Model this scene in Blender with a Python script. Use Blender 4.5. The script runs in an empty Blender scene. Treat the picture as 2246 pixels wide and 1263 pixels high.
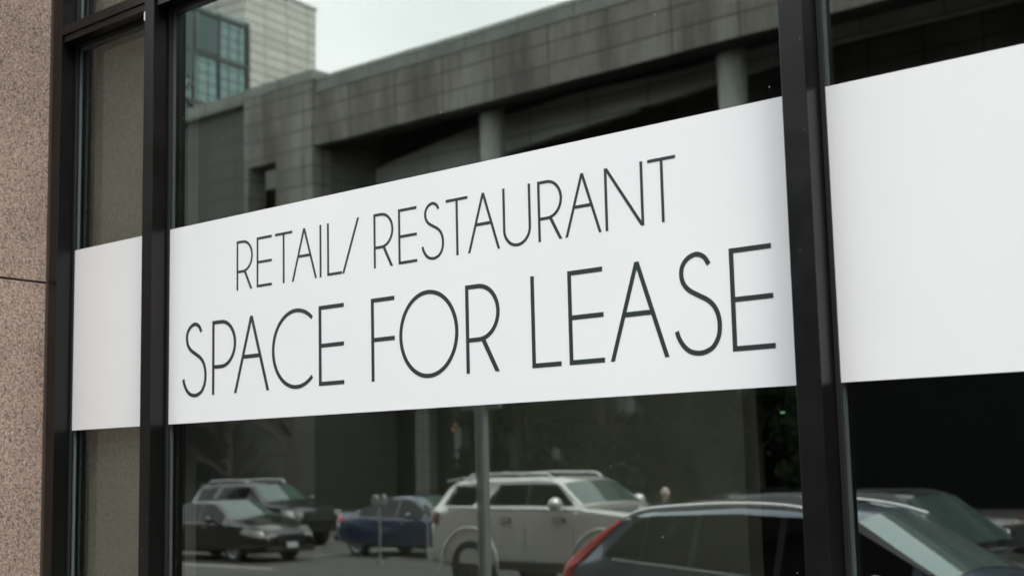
import bpy, bmesh, math, random
from math import sin, cos, pi, radians
from mathutils import Vector, Matrix

S = bpy.context.scene
COL = S.collection
random.seed(7)

# ------------------------------------------------------------------ camera
cam_d = bpy.data.cameras.new("camera")
cam = bpy.data.objects.new("camera", cam_d)
COL.objects.link(cam)
rx = Vector((0.75432441, 0.65608614, -0.0233594))
ux = Vector((0.10147208, -0.08136414, 0.99150557))
fx = Vector((-0.64861245, 0.75028718, 0.12794938))
cam.matrix_world = Matrix(((rx.x, ux.x, -fx.x, 0), (rx.y, ux.y, -fx.y, -2.8845), (rx.z, ux.z, -fx.z, 2.1), (0, 0, 0, 1)))
cam_d.sensor_width = 36
cam_d.lens = 36 * 3000 / 2246
cam_d.clip_start = 0.05
cam_d.clip_end = 1500
cam_d.dof.use_dof = True
cam_d.dof.focus_distance = 4.0
cam_d.dof.aperture_fstop = 3.4
S.camera = cam

# ------------------------------------------------------------------ sky, sun, exposure
SUN_EL, SUN_AZ = radians(48), radians(62)      # azimuth of the sun measured from -y (street side) towards +x
world = bpy.data.worlds.new("World")
S.world = world
world.use_nodes = True
nt = world.node_tree
nt.nodes.clear()
wo = nt.nodes.new("ShaderNodeOutputWorld")
bg = nt.nodes.new("ShaderNodeBackground")
sky = nt.nodes.new("ShaderNodeTexSky")
sky.sky_type = 'NISHITA'
sky.sun_disc = False
sky.sun_elevation = SUN_EL
sky.sun_rotation = pi - SUN_AZ
sky.air_density = 1.5
sky.dust_density = 3.0
tc = nt.nodes.new("ShaderNodeTexCoord")
mp = nt.nodes.new("ShaderNodeMapping")
mp.inputs['Scale'].default_value = (1, 1, 2.6)
ns = nt.nodes.new("ShaderNodeTexNoise")
ns.inputs['Scale'].default_value = 2.6
ns.inputs['Detail'].default_value = 7
ns.inputs['Roughness'].default_value = 0.55
rmp = nt.nodes.new("ShaderNodeValToRGB")
rmp.color_ramp.elements[0].position = 0.32
rmp.color_ramp.elements[0].color = (11.4, 12.1, 12.5, 1)
rmp.color_ramp.elements[1].position = 0.68
rmp.color_ramp.elements[1].color = (14.4, 14.6, 14.9, 1)
mx = nt.nodes.new("ShaderNodeMixRGB")
mx.inputs['Fac'].default_value = 0.9
bg.inputs['Strength'].default_value = 0.1
nt.links.new(tc.outputs['Generated'], mp.inputs['Vector'])
nt.links.new(mp.outputs['Vector'], ns.inputs['Vector'])
nt.links.new(ns.outputs['Fac'], rmp.inputs['Fac'])
nt.links.new(sky.outputs['Color'], mx.inputs['Color1'])
nt.links.new(rmp.outputs['Color'], mx.inputs['Color2'])
nt.links.new(mx.outputs['Color'], bg.inputs['Color'])
nt.links.new(bg.outputs['Background'], wo.inputs['Surface'])

sun_d = bpy.data.lights.new("sun", 'SUN')
sun_d.energy = 1.1
sun_d.angle = radians(22)
sun_d.color = (1.0, 0.96, 0.9)
sun = bpy.data.objects.new("sun", sun_d)
COL.objects.link(sun)
sdir = Vector((sin(SUN_AZ) * cos(SUN_EL), -cos(SUN_AZ) * cos(SUN_EL), sin(SUN_EL)))
sun.rotation_euler = sdir.to_track_quat('Z', 'Y').to_euler()
sun.location = (10, -20, 40)

S.view_settings.view_transform = 'Standard'
S.view_settings.look = 'None'
S.view_settings.exposure = 0.99
S.view_settings.gamma = 1
S.render.engine = 'CYCLES'
S.cycles.max_bounces = 8
S.cycles.transparent_max_bounces = 12
S.cycles.glossy_bounces = 6
S.cycles.caustics_reflective = False
S.cycles.caustics_refractive = False
S.cycles.sample_clamp_indirect = 4
S.cycles.use_denoising = True

# ------------------------------------------------------------------ materials
def mat(name, col=(.5, .5, .5), rough=.5, metal=0, coat=0, spec=.5, emit=None, estr=0):
    m = bpy.data.materials.new(name)
    m.use_nodes = True
    b = m.node_tree.nodes['Principled BSDF']
    b.inputs['Base Color'].default_value = (*col, 1)
    b.inputs['Roughness'].default_value = rough
    b.inputs['Metallic'].default_value = metal
    b.inputs['Coat Weight'].default_value = coat
    b.inputs['Coat Roughness'].default_value = .04
    b.inputs['Specular IOR Level'].default_value = spec
    if emit:
        b.inputs['Emission Color'].default_value = (*emit, 1)
        b.inputs['Emission Strength'].default_value = estr
    return m

def nodes(m):
    t = m.node_tree
    return t, t.nodes, t.links, t.nodes['Principled BSDF']

def noise(t, scale, detail=4, rough=.5, vec=None, dist=0):
    n = t.nodes.new('ShaderNodeTexNoise')
    n.inputs['Scale'].default_value = scale
    n.inputs['Detail'].default_value = detail
    n.inputs['Roughness'].default_value = rough
    n.inputs['Distortion'].default_value = dist
    if vec is not None:
        t.links.new(vec, n.inputs['Vector'])
    return n

def ramp(t, fac, stops):
    r = t.nodes.new('ShaderNodeValToRGB')
    e = r.color_ramp.elements
    while len(e) < len(stops):
        e.new(.5)
    for i, (p, c) in enumerate(stops):
        e[i].position = p
        e[i].color = (*c, 1) if len(c) == 3 else c
    t.links.new(fac, r.inputs['Fac'])
    return r

def objvec(t, scale=(1, 1, 1)):
    c = t.nodes.new('ShaderNodeTexCoord')
    m = t.nodes.new('ShaderNodeMapping')
    m.inputs['Scale'].default_value = scale
    t.links.new(c.outputs['Object'], m.inputs['Vector'])
    return m.outputs['Vector']

def mixc(t, a, b, fac, mode='MIX'):
    m = t.nodes.new('ShaderNodeMixRGB')
    m.blend_type = mode
    for s, v in (('Color1', a), ('Color2', b), ('Fac', fac)):
        if hasattr(v, 'is_linked') or hasattr(v, 'links'):
            t.links.new(v, m.inputs[s])
        else:
            m.inputs[s].default_value = (*v, 1) if isinstance(v, tuple) else v
    return m.outputs['Color']

def bump(t, b, h, strength=.2, dist=.01):
    n = t.nodes.new('ShaderNodeBump')
    n.inputs['Strength'].default_value = strength
    n.inputs['Distance'].default_value = dist
    t.links.new(h, n.inputs['Height'])
    t.links.new(n.outputs['Normal'], b.inputs['Normal'])

# pink granite
GRANITE = mat('pink_granite', rough=.7)
t, N, L, b = nodes(GRANITE)
v = objvec(t)
vo = N.new('ShaderNodeTexVoronoi'); vo.inputs['Scale'].default_value = 270; L.new(v, vo.inputs['Vector'])
sep = N.new('ShaderNodeSeparateColor'); L.new(vo.outputs['Color'], sep.inputs['Color'])
n1 = noise(t, 95, 5, .65, v)
g = ramp(t, sep.outputs['Red'], [(.0, (.14, .11, .095)), (.3, (.30, .22, .18)), (.55, (.43, .305, .24)), (.8, (.50, .385, .315)), (1, (.62, .51, .43))])
dk = ramp(t, n1.outputs['Fac'], [(.36, (0, 0, 0)), (.47, (1, 1, 1))])
c1 = mixc(t, (.085, .075, .07), g.outputs['Color'], dk.outputs['Color'])
n2 = noise(t, 2.2, 3, .5, v)
c2 = mixc(t, c1, (.75, .74, .73), ramp(t, n2.outputs['Fac'], [(.35, (0, 0, 0)), (.7, (.9, .9, .9))]).outputs['Color'], 'MULTIPLY')
L.new(c2, b.inputs['Base Color'])
bump(t, b, n1.outputs['Fac'], .35, .002)

# dark bronze anodised aluminium
FRAME = mat('dark_bronze_aluminium', (.008, .007, .007), .30, 0, 0, .42)
t, N, L, b = nodes(FRAME)
v = objvec(t, (1, 1, .18))
n1 = noise(t, 60, 6, .7, v)
n3 = noise(t, 9, 4, .6, objvec(t))
L.new(ramp(t, n1.outputs['Fac'], [(.3, (.0025, .0023, .0024)), (.64, (.0035, .0032, .0033)), (.8, (.012, .011, .011))]).outputs['Color'], b.inputs['Base Color'])
L.new(ramp(t, n3.outputs['Fac'], [(.3, (.27, .27, .27)), (.75, (.38, .38, .38))]).outputs['Color'], b.inputs['Roughness'])
bump(t, b, n1.outputs['Fac'], .06, .001)

RUBBER = mat('black_rubber_gasket', (.012, .012, .013), .6)
SEALANT = mat('brown_sealant', (.055, .045, .037), .75)
SPACER = mat('aluminium_spacer', (.19, .22, .235), .4, 0)
VINYL = mat('white_vinyl_film', (.83, .835, .835), .55)
t, N, L, b = nodes(VINYL)
n1 = noise(t, 2.0, 3, .5, objvec(t))
L.new(ramp(t, n1.outputs['Fac'], [(.3, (.81, .815, .82)), (.7, (.85, .852, .85))]).outputs['Color'], b.inputs['Base Color'])
LETTER = mat('charcoal_green_vinyl', (.030, .040, .039), .32)

# coated double glazing
def glass_mat(name, r0, tint, back=False, refl=(.955, 1.0, .955)):
    m = bpy.data.materials.new(name)
    m.use_nodes = True
    t = m.node_tree
    t.nodes.clear()
    o = t.nodes.new('ShaderNodeOutputMaterial')
    tr = t.nodes.new('ShaderNodeBsdfTransparent')
    tr.inputs['Color'].default_value = (*tint, 1)
    if back:
        t.links.new(tr.outputs[0], o.inputs['Surface'])
        return m
    gl = t.nodes.new('ShaderNodeBsdfGlossy')
    gl.inputs['Roughness'].default_value = 0
    gl.inputs['Color'].default_value = (*refl, 1)
    fr = t.nodes.new('ShaderNodeFresnel')
    fr.inputs['IOR'].default_value = 1.5
    ma = t.nodes.new('ShaderNodeMath'); ma.operation = 'MULTIPLY_ADD'
    ma.inputs[1].default_value = 1 - r0
    ma.inputs[2].default_value = r0
    mx = t.nodes.new('ShaderNodeMixShader')
    t.links.new(fr.outputs[0], ma.inputs[0])
    ge = t.nodes.new('ShaderNodeNewGeometry')
    m2 = t.nodes.new('ShaderNodeMath'); m2.operation = 'MULTIPLY_ADD'; m2.inputs[1].default_value = -.9; m2.inputs[2].default_value = 1
    m3 = t.nodes.new('ShaderNodeMath'); m3.operation = 'MULTIPLY'
    t.links.new(ge.outputs['Backfacing'], m2.inputs[0]); t.links.new(m2.outputs[0], m3.inputs[0]); t.links.new(ma.outputs[0], m3.inputs[1])
    t.links.new(m3.outputs[0], mx.inputs['Fac'])
    t.links.new(tr.outputs[0], mx.inputs[1])
    t.links.new(gl.outputs[0], mx.inputs[2])
    t.links.new(mx.outputs[0], o.inputs['Surface'])
    # very slight waviness of the pane
    bp = t.nodes.new('ShaderNodeBump')
    bp.inputs['Strength'].default_value = .5
    bp.inputs['Distance'].default_value = .0003
    nn = noise(t, 2.2, 1, .3, objvec(t))
    t.links.new(nn.outputs['Fac'], bp.inputs['Height'])
    t.links.new(bp.outputs['Normal'], gl.inputs['Normal'])
    return m
GLASS = glass_mat('coated_green_glass', .27, (.78, .80, .755))
GLASS_NARROW = glass_mat('plain_green_glass', .03, (.83, .86, .84))
GLASS_IN = glass_mat('inner_glass', .12, (.9, .93, .92))
GLASS_CLEAR = glass_mat('glass_back_face', 0, (.97, .99, .98), True)
GLASS_EDGE = mat('green_glass_edge', (.012, .026, .024), .3)

PLASTER = mat('grey_painted_plaster', (.36, .36, .33), .8)
t, N, L, b = nodes(PLASTER)
n1 = noise(t, 380, 3, .6, objvec(t)); n2 = noise(t, 3, 4, .6, objvec(t))
L.new(mixc(t, ramp(t, n1.outputs['Fac'], [(.35, (.165, .153, .14)), (.65, (.24, .222, .205))]).outputs['Color'],
      ramp(t, n2.outputs['Fac'], [(.3, (.85, .85, .85)), (.7, (1, 1, 1))]).outputs['Color'], 1.0, 'MULTIPLY'), b.inputs['Base Color'])
INT_WALL = mat('interior_wall_paint', (.37, .33, .275), .85)
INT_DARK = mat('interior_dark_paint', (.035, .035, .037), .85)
INT_FLOOR = mat('interior_concrete_floor', (.10, .10, .095), .7)

# cladding of the opposite buildings: stone panels with dark joints and rain streaks
def cladding(name, base, dark, bw, bh, off=(0, 0), streak=.6, joint=.02, jcol=(.03, .03, .028)):
    m = mat(name, base, .75)
    t, N, L, b = nodes(m)
    c = N.new('ShaderNodeTexCoord')
    s = N.new('ShaderNodeSeparateXYZ'); L.new(c.outputs['Object'], s.inputs[0])
    a = N.new('ShaderNodeMath'); a.operation = 'ADD'; L.new(s.outputs['X'], a.inputs[0]); L.new(s.outputs['Y'], a.inputs[1])
    ax = N.new('ShaderNodeMath'); ax.operation = 'ADD'; L.new(a.outputs[0], ax.inputs[0]); ax.inputs[1].default_value = off[0]
    az = N.new('ShaderNodeMath'); az.operation = 'ADD'; L.new(s.outputs['Z'], az.inputs[0]); az.inputs[1].default_value = off[1]
    cb = N.new('ShaderNodeCombineXYZ'); L.new(ax.outputs[0], cb.inputs['X']); L.new(az.outputs[0], cb.inputs['Y'])
    br = N.new('ShaderNodeTexBrick')
    br.offset = 0; br.squash = 1
    br.inputs['Scale'].default_value = 1
    br.inputs['Brick Width'].default_value = bw
    br.inputs['Row Height'].default_value = bh
    br.inputs['Mortar Size'].default_value = joint
    br.inputs['Mortar Smooth'].default_value = .3
    br.inputs['Color1'].default_value = (*base, 1)
    br.inputs['Color2'].default_value = (*[x * .82 for x in base], 1)
    br.inputs['Mortar'].default_value = (*jcol, 1)
    L.new(cb.outputs[0], br.inputs['Vector'])
    mpn = N.new('ShaderNodeMapping'); mpn.inputs['Scale'].default_value = (.55, .10, 1); L.new(cb.outputs[0], mpn.inputs['Vector'])
    n1 = noise(t, .9, 6, .62, mpn.outputs['Vector'])
    st = ramp(t, n1.outputs['Fac'], [(.40, (0, 0, 0)), (.66, (streak, streak, streak))])
    mp2 = N.new('ShaderNodeMapping'); mp2.inputs['Scale'].default_value = (6, .5, 1); L.new(cb.outputs[0], mp2.inputs['Vector'])
    n2 = noise(t, 1.2, 4, .6, mp2.outputs['Vector'])
    st2 = ramp(t, n2.outputs['Fac'], [(.45, (0, 0, 0)), (.8, (streak * .7,) * 3)])
    c1 = mixc(t, br.outputs['Color'], dark, st.outputs['Color'])
    c2 = mixc(t, c1, dark, st2.outputs['Color'])
    L.new(c2, b.inputs['Base Color'])
    bump(t, b, br.outputs['Fac'], -.4, .02)
    return m
CLAD = cladding('streaked_stone_cladding', (.275, .27, .225), (.05, .043, .035), 3.06, .92, (1.7, .78), .75, .035)
CLAD_TOP = cladding('parapet_stone_cladding', (.26, .285, .25), (.09, .09, .08), 3.06, 1.3, (.4, 0), .5, .03)
CLAD_BACK = cladding('recess_stone_cladding', (.25, .25, .225), (.06, .058, .05), 2.4, .95, (0, 0), .5, .03)
CLAD_DARK = cladding('shade_coloured_stone_cladding', (.10, .105, .095), (.05, .05, .045), 2.4, .95, (0, 0), .4, .03)  # shade of side wall and street level put into the stone colour
CLAD_TOWER = cladding('pale_tower_cladding', (.66, .67, .60), (.42, .41, .37), 2.3, .62, (0, 0), .3, .045, (.13, .13, .12))
RAMPC = cladding('ramp_stone_cladding', (.58, .59, .54), (.25, .25, .22), 3.3, .9, (0, 0), .4, .03)
CONC = mat('column_concrete', (.42, .44, .42), .7)
t, N, L, b = nodes(CONC)
n1 = noise(t, 1.6, 5, .6, objvec(t, (4, 4, .4)))
L.new(ramp(t, n1.outputs['Fac'], [(.3, (.30, .32, .30)), (.7, (.48, .50, .47))]).outputs['Color'], b.inputs['Base Color'])
SOFFIT = mat('dark_soffit', (.05, .05, .05), .8)
BGLASS = mat('building_dark_glass', (.012, .014, .013), .35, 0, 0, .25)
TEALGLASS = mat('teal_curtain_wall_glass', (.17, .245, .23), .07, .85)
t, N, L, b = nodes(TEALGLASS)
bump(t, b, noise(t, .5, 2, .4, objvec(t)).outputs['Fac'], .5, .12)
DTEAL = mat('dark_teal_glass', (.075, .105, .10), .12, .8)
MULL = mat('building_mullion', (.05, .06, .06), .5)

ASPHALT = mat('asphalt', (.05, .05, .05), .85)
t, N, L, b = nodes(ASPHALT)
n1 = noise(t, 45, 5, .7, objvec(t)); n2 = noise(t, .35, 5, .6, objvec(t, (.4, 1.4, 1)))
c1 = mixc(t, ramp(t, n1.outputs['Fac'], [(.3, (.05, .049, .046)), (.7, (.10, .098, .092))]).outputs['Color'],
          ramp(t, n2.outputs['Fac'], [(.35, (.72, .72, .72)), (.65, (1.15, 1.13, 1.1))]).outputs['Color'], 1.0, 'MULTIPLY')
L.new(c1, b.inputs['Base Color'])
bump(t, b, n1.outputs['Fac'], .3, .01)
PAVE = cladding('dark_stone_pavement', (.13, .125, .12), (.09, .085, .08), 1.5, 1.5, (0, 0), .3, .01)
t, N, L, b = nodes(PAVE)
for l in list(L):
    if l.to_node.type == 'COMBXYZ' and l.to_socket.name == 'Y':
        L.remove(l)
sx = [n for n in N if n.type == 'SEPXYZ'][0]; cbn = [n for n in N if n.type == 'COMBXYZ'][0]
L.new(sx.outputs['Y'], cbn.inputs['Y']); L.new(sx.outputs['X'], cbn.inputs['X'])
KERB = mat('kerb_stone', (.25, .245, .23), .8)
GROUND = mat('ground_paving', (.12, .12, .11), .9)
PAINTW = mat('road_paint_white', (.62, .61, .57), .7)
LEAF = mat('dark_green_leaves', (.035, .055, .025), .85, spec=.05)
t, N, L, b = nodes(LEAF)
n1 = noise(t, 1.3, 3, .6, objvec(t))
L.new(ramp(t, n1.outputs['Fac'], [(.3, (.013, .020, .010)), (.55, (.018, .026, .012)), (.75, (.026, .037, .017))]).outputs['Color'], b.inputs['Base Color'])
BARK = mat('tree_bark', (.07, .06, .05), .9)
t, N, L, b = nodes(BARK)
n1 = noise(t, 14, 5, .7, objvec(t, (1, 1, .2)))
L.new(ramp(t, n1.outputs['Fac'], [(.3, (.035, .03, .026)), (.7, (.11, .098, .085))]).outputs['Color'], b.inputs['Base Color'])
bump(t, b, n1.outputs['Fac'], .6, .02)
GALV = mat('galvanised_steel', (.30, .33, .34), .45, .5)

CARGLASS = mat('car_window_glass', (.005, .006, .006), .04, 0, 0, .3)
CARGLASS_L = mat('car_windscreen_glass', (.09, .14, .125), .05, .35, .2, .8)
CARGLASS_B = mat('bright_windscreen_glass', (.27, .37, .34), .06, .6, .3, 1.0)
TYRE = mat('tyre_rubber', (.016, .016, .016), .75)
RIM = mat('alloy_rim', (.42, .43, .43), .3, .8)
RIMBACK = mat('rim_backing_grey', (.045, .045, .045), .5)
CHROME = mat('chrome_trim', (.72, .74, .74), .14, 1)
BLACKP = mat('black_car_plastic', (.016, .016, .017), .55)
REDL = mat('red_lamp_lens', (.66, .012, .016), .25, 0, .2, spec=.3)
REDD = mat('dark_red_lamp_lens', (.20, .03, .03), .15, 0, .6)
ORANGEL = mat('orange_lamp_lens', (.75, .16, .02), .15, 0, .8)
HEADL = mat('headlight_lens', (.62, .64, .62), .08, .35, .8)
PLATE = mat('plate_white', (.55, .56, .57), .4)
SILVERRAIL = mat('satin_aluminium_rail', (.90, .92, .90), .22, 1)

# ------------------------------------------------------------------ mesh helpers
class MB:
    def __init__(s):
        s.v = []; s.f = []; s.m = []
    def add(s, vs, fs, mi=0):
        o = len(s.v)
        s.v += [tuple(p) for p in vs]
        for f in fs:
            s.f.append([i + o for i in f]); s.m.append(mi)
        return s
    def box(s, a, b, mi=0):
        x0, y0, z0 = [min(a[i], b[i]) for i in range(3)]
        x1, y1, z1 = [max(a[i], b[i]) for i in range(3)]
        return s.add([(x0, y0, z0), (x1, y0, z0), (x1, y1, z0), (x0, y1, z0), (x0, y0, z1), (x1, y0, z1), (x1, y1, z1), (x0, y1, z1)],
                     [(0, 3, 2, 1), (4, 5, 6, 7), (0, 1, 5, 4), (1, 2, 6, 5), (2, 3, 7, 6), (3, 0, 4, 7)], mi)
    def tube(s, pts, r, n=12, mi=0, cap=True):
        pts = [Vector(p) for p in pts]
        rs = r if isinstance(r, (list, tuple)) else [r] * len(pts)
        rings = []
        for i, p in enumerate(pts):
            d = (pts[min(i + 1, len(pts) - 1)] - pts[max(i - 1, 0)]).normalized()
            up = Vector((0, 0, 1)) if abs(d.z) < .9 else Vector((1, 0, 0))
            a = d.cross(up).normalized(); c = d.cross(a).normalized()
            rings.append([p + (a * cos(2 * pi * k / n) + c * sin(2 * pi * k / n)) * rs[i] for k in range(n)])
        vs = [q for rg in rings for q in rg]
        fs = []
        for i in range(len(pts) - 1):
            for k in range(n):
                fs.append((i * n + k, i * n + (k + 1) % n, (i + 1) * n + (k + 1) % n, (i + 1) * n + k))
        if cap:
            fs.append(tuple(range(n))[::-1]); fs.append(tuple((len(pts) - 1) * n + k for k in range(n)))
        return s.add(vs, fs, mi)
    def prism(s, poly, y0, y1, mi=0):
        """poly of (x, z) extruded along y"""
        n = len(poly)
        vs = [(x, y0, z) for x, z in poly] + [(x, y1, z) for x, z in poly]
        fs = [tuple(range(n)), tuple(range(2 * n - 1, n - 1, -1))] + [(i, i + n, (i + 1) % n + n, (i + 1) % n) for i in range(n)]
        return s.add(vs, fs, mi)
    def build(s, name, m, parent=None, loc=None, smooth=None, bevel=0):
        me = bpy.data.meshes.new(name)
        me.from_pydata(s.v, [], s.f)
        for mm in (m if isinstance(m, (list, tuple)) else [m]):
            me.materials.append(mm)
        me.polygons.foreach_set('material_index', s.m)
        bm = bmesh.new(); bm.from_mesh(me)
        bmesh.ops.recalc_face_normals(bm, faces=bm.faces)
        if bevel:
            bmesh.ops.bevel(bm, geom=bm.edges[:], offset=bevel, segments=2, affect='EDGES', profile=.6)
        bm.to_mesh(me); bm.free()
        if smooth is not None:
            me.polygons.foreach_set('use_smooth', [True] * len(me.polygons))
            me.set_sharp_from_angle(angle=radians(smooth))
        o = bpy.data.objects.new(name, me)
        COL.objects.link(o)
        if parent: o.parent = parent
        if loc: o.location = loc
        return o

def tag(o, label=None, cat=None, group=None, kind=None):
    if label: o['label'] = label
    if cat: o['category'] = cat
    if group: o['group'] = group
    if kind: o['kind'] = kind
    return o
def thing(name, label, cat, loc=(0, 0, 0), rz=0, group=None):
    o = bpy.data.objects.new(name, None)
    COL.objects.link(o); o.location = loc; o.rotation_euler = (0, 0, rz); o.empty_display_size = .2
    return tag(o, label, cat, group)
def box(name, a, b, m, parent=None, bevel=0):
    return MB().box(a, b).build(name, m, parent, bevel=bevel)

# ------------------------------------------------------------------ ground and street
tag(box('ground', (-420, -420, -.6), (420, 420, -.02), GROUND), kind='structure')
tag(MB().add([(-400, -5.9, 0), (400, -5.9, 0), (400, -36, 0), (-400, -36, 0)], [(0, 3, 2, 1)]).build('road', ASPHALT), kind='structure')
tag(box('pavement', (-60, -5.75, -.02), (60, -.0, .15), PAVE), kind='structure')
tag(box('kerb', (-60, -5.9, -.02), (60, -5.752, .147), KERB), kind='structure')
tag(box('far_pavement', (-140, -52, -.019), (80, -36.15, .15), PAVE), kind='structure')
tag(box('far_kerb', (-140, -36.148, -.019), (80, -36, .152), KERB), kind='structure')
mk = MB()
for i in range(-7, 8):
    x = -25.2 + i * 9.0
    mk.box((x - 1.6, -16.36, .004), (x + 1.6, -16.24, .008))
for i in range(-30, 14):
    x = -18 + i * 2.7
    if abs(x + 18) < 60:
        mk.box((x, -24.2, .004), (x + .1, -19.6, .008))
tag(mk.build('lane_marking', PAINTW), kind='structure')

# ------------------------------------------------------------------ granite pier beside the storefront
PX, SK = -4.851, .153          # x of the pier face at y=-0.07, drift towards the street
pier = thing('granite_wall', 'speckled pink granite wall pier with one horizontal joint at the left edge', 'wall', (-5.6, -.3, 0))
def pier_slab(z0, z1, y0=-.066, ys=-.50):
    poly = [(PX + SK * (-y0 - .07), y0), (PX + SK * (-ys - .07), ys), (-6.6, ys), (-6.6, y0), ] if y0 < -.2 else [(PX, y0), (PX + SK * (-ys - .07), ys), (-6.6, ys), (-6.6, .4), (PX + SK * -.47, .4)]
    n = len(poly)
    vs = [(x + 5.6, y + .3, z0) for x, y in poly] + [(x + 5.6, y + .3, z1) for x, y in poly]
    fs = [tuple(range(n))[::-1], tuple(range(n, 2 * n))] + [(i, (i + 1) % n, (i + 1) % n + n, i + n) for i in range(n)]
    return MB().add(vs, fs)
for z0, z1 in ((0.16, 1.5), (1.508, 2.844), (2.852, 4.19), (4.198, 5.5), (5.508, 6.9)):
    pier_slab(z0, z1).build('granite_slab', GRANITE, pier, bevel=.003)
mb = MB().box((-6.58 + 5.6, -.26 + .3, .15), (-4.9 + 5.6, .6, 6.88))
mb.build('mortar_joint', mat('dark_mortar', (.05, .045, .04), .9), pier)

# ------------------------------------------------------------------ storefront
ZB = 2.27                       # bottom of the white band
XL, XM, XR, XQ = -4.747, -4.119, -1.4956, 1.15
YF, YBK = -.071, .083
sf = thing('storefront', 'dark bronze aluminium shop window framing with large reflective panes', 'shop window', (-1.8, 0, .15))
def O(p): return (p[0] + 1.8, p[1], p[2] - .15)
def sbox(name, a, b, m, parent=None, bevel=0):
    return box(name, O(a), O(b), m, parent or sf, bevel)
Z0, Z1, ZT0, ZT1 = .45, 5.15, 3.797, 3.862
def mullion(x0, x1, label):
    m = MB()
    m.box(O((x0, YF, Z0)), O((x1, YBK, Z1)))
    o = m.build('mullion', FRAME, sf, bevel=.0022)
    o['label'] = label
    return o
mullion(-4.821, -4.761, 'dark jamb frame against the granite')
mullion(-4.193, -4.133, 'left dark bronze mullion between narrow and wide pane')
mullion(-1.574, -1.5085, 'right dark bronze mullion beside the blank white band')
mullion(1.075, 1.139, 'far right dark bronze mullion')
ch = MB().box(O((-4.1945, -.0716, 3.752)), O((-4.188, -.066, 3.786))).build('paint_chip', mat('white_chip', (.8, .78, .74), .5), sf, bevel=.001)
# each transom sits between two mullions
bays = [(-4.761, -4.193), (-4.133, -1.574), (-1.5085, 1.075)]
for a, c in bays:
    m = MB()
    m.box(O((a + .001, YF + .002, ZT0 + .028)), O((c - .001, YBK - .004, ZT1)))
    m.box(O((a + .001, YF + .010, ZT0)), O((c - .001, YBK - .004, ZT0 + .0275)))
    m.build('transom', FRAME, sf)
    sbox('sill', (a + .001, YF - .02, Z0 - .06), (c - .001, YBK - .004, Z0), FRAME, bevel=.002)
    sbox('head_frame', (a + .001, YF + .002, Z1 - .06), (c - .001, YBK - .004, Z1), FRAME)
def pane(xa, xb, z0, z1, label, gm=None):
    """double glazed unit: outer lite, inner lite with a slight wedge, spacer and gaskets"""
    w = MB()
    w.add([O((xa, 0, z0)), O((xb, 0, z0)), O((xb, 0, z1)), O((xa, 0, z1))], [(0, 1, 2, 3)], 0)
    w.add([O((xa, .006, z0)), O((xb, .006, z0)), O((xb, .006, z1)), O((xa, .006, z1))], [(3, 2, 1, 0)], 1)
    me_ = w.v
    w.add([O((xa, .0, z0)), O((xb, .0, z0)), O((xb, .006, z0)), O((xa, .006, z0))], [(0, 1, 2, 3)], 2)
    w.add([O((xa, .0, z1)), O((xb, .0, z1)), O((xb, .006, z1)), O((xa, .006, z1))], [(3, 2, 1, 0)], 2)
    w.add([O((xa, .0, z0)), O((xa, .006, z0)), O((xa, .006, z1)), O((xa, .0, z1))], [(3, 2, 1, 0)], 2)
    w.add([O((xb, .0, z0)), O((xb, .006, z0)), O((xb, .006, z1)), O((xb, .0, z1))], [(0, 1, 2, 3)], 2)
    p = w.build('window_pane', [gm or GLASS, GLASS_CLEAR, GLASS_EDGE], sf)
    p['label'] = label
    # inner lite, tilted by a tenth of a degree (its ghost image doubles far edges)
    dz = (z1 - z0) / 2; k = math.tan(radians(.085)) * dz
    i = MB()
    i.add([O((xa, .024 - k, z0)), O((xb, .024 - k, z0)), O((xb, .024 + k, z1)), O((xa, .024 + k, z1))], [(0, 1, 2, 3)], 0)
    i.add([O((xa, .030 - k, z0)), O((xb, .030 - k, z0)), O((xb, .030 + k, z1)), O((xa, .030 + k, z1))], [(3, 2, 1, 0)], 1)
    i.build('inner_lite', [GLASS_IN, GLASS_CLEAR], p)
    s = MB()
    for xs, sg in ((xa, 1), (xb, -1)):
        s.box(O((xs + sg * .010, .0075, z0 + .01)), O((xs + sg * .0165, .0165, z1 - .01)))
    s.box(O((xa + .021, .0075, z0 + .010)), O((xb - .021, .0215, z0 + .02)))
    s.box(O((xa + .021, .0075, z1 - .020)), O((xb - .021, .0215, z1 - .010)))
    s.build('spacer_bar', SPACER, p)
    g = MB()
    g.box(O((xa + .001, -.0065, z0 + .001)), O((xa + .0125, -.0004, z1 - .001)))
    g.box(O((xb - .0125, -.0065, z0 + .001)), O((xb - .001, -.0004, z1 - .001)))
    g.box(O((xa + .0128, -.0065, z0 + .001)), O((xb - .0128, -.0004, z0 + .0125)))
    g.box(O((xa + .0128, -.0065, z1 - .0125)), O((xb - .0128, -.0004, z1 - .001)))
    g.build('gasket', RUBBER, p)
names = ['narrow left pane', 'wide middle pane', 'right pane']
for (a, c), nm in zip(bays, names):
    gm = GLASS_NARROW if nm.startswith('narrow') else GLASS
    pane(a + .0005, c - .0005, Z0, ZT0, nm + ' below the transom', gm)
    pane(a + .0005, c - .0005, ZT1, Z1 - .06, nm + ' above the transom', gm)
sbox('sealant_joint', (-4.866, -.0645, .3), (-4.8215, -.02, Z1), SEALANT)
rd = random.Random(5)
DUST = mat('dust_specks', (.55, .56, .54), .8)
dm = MB()
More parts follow.
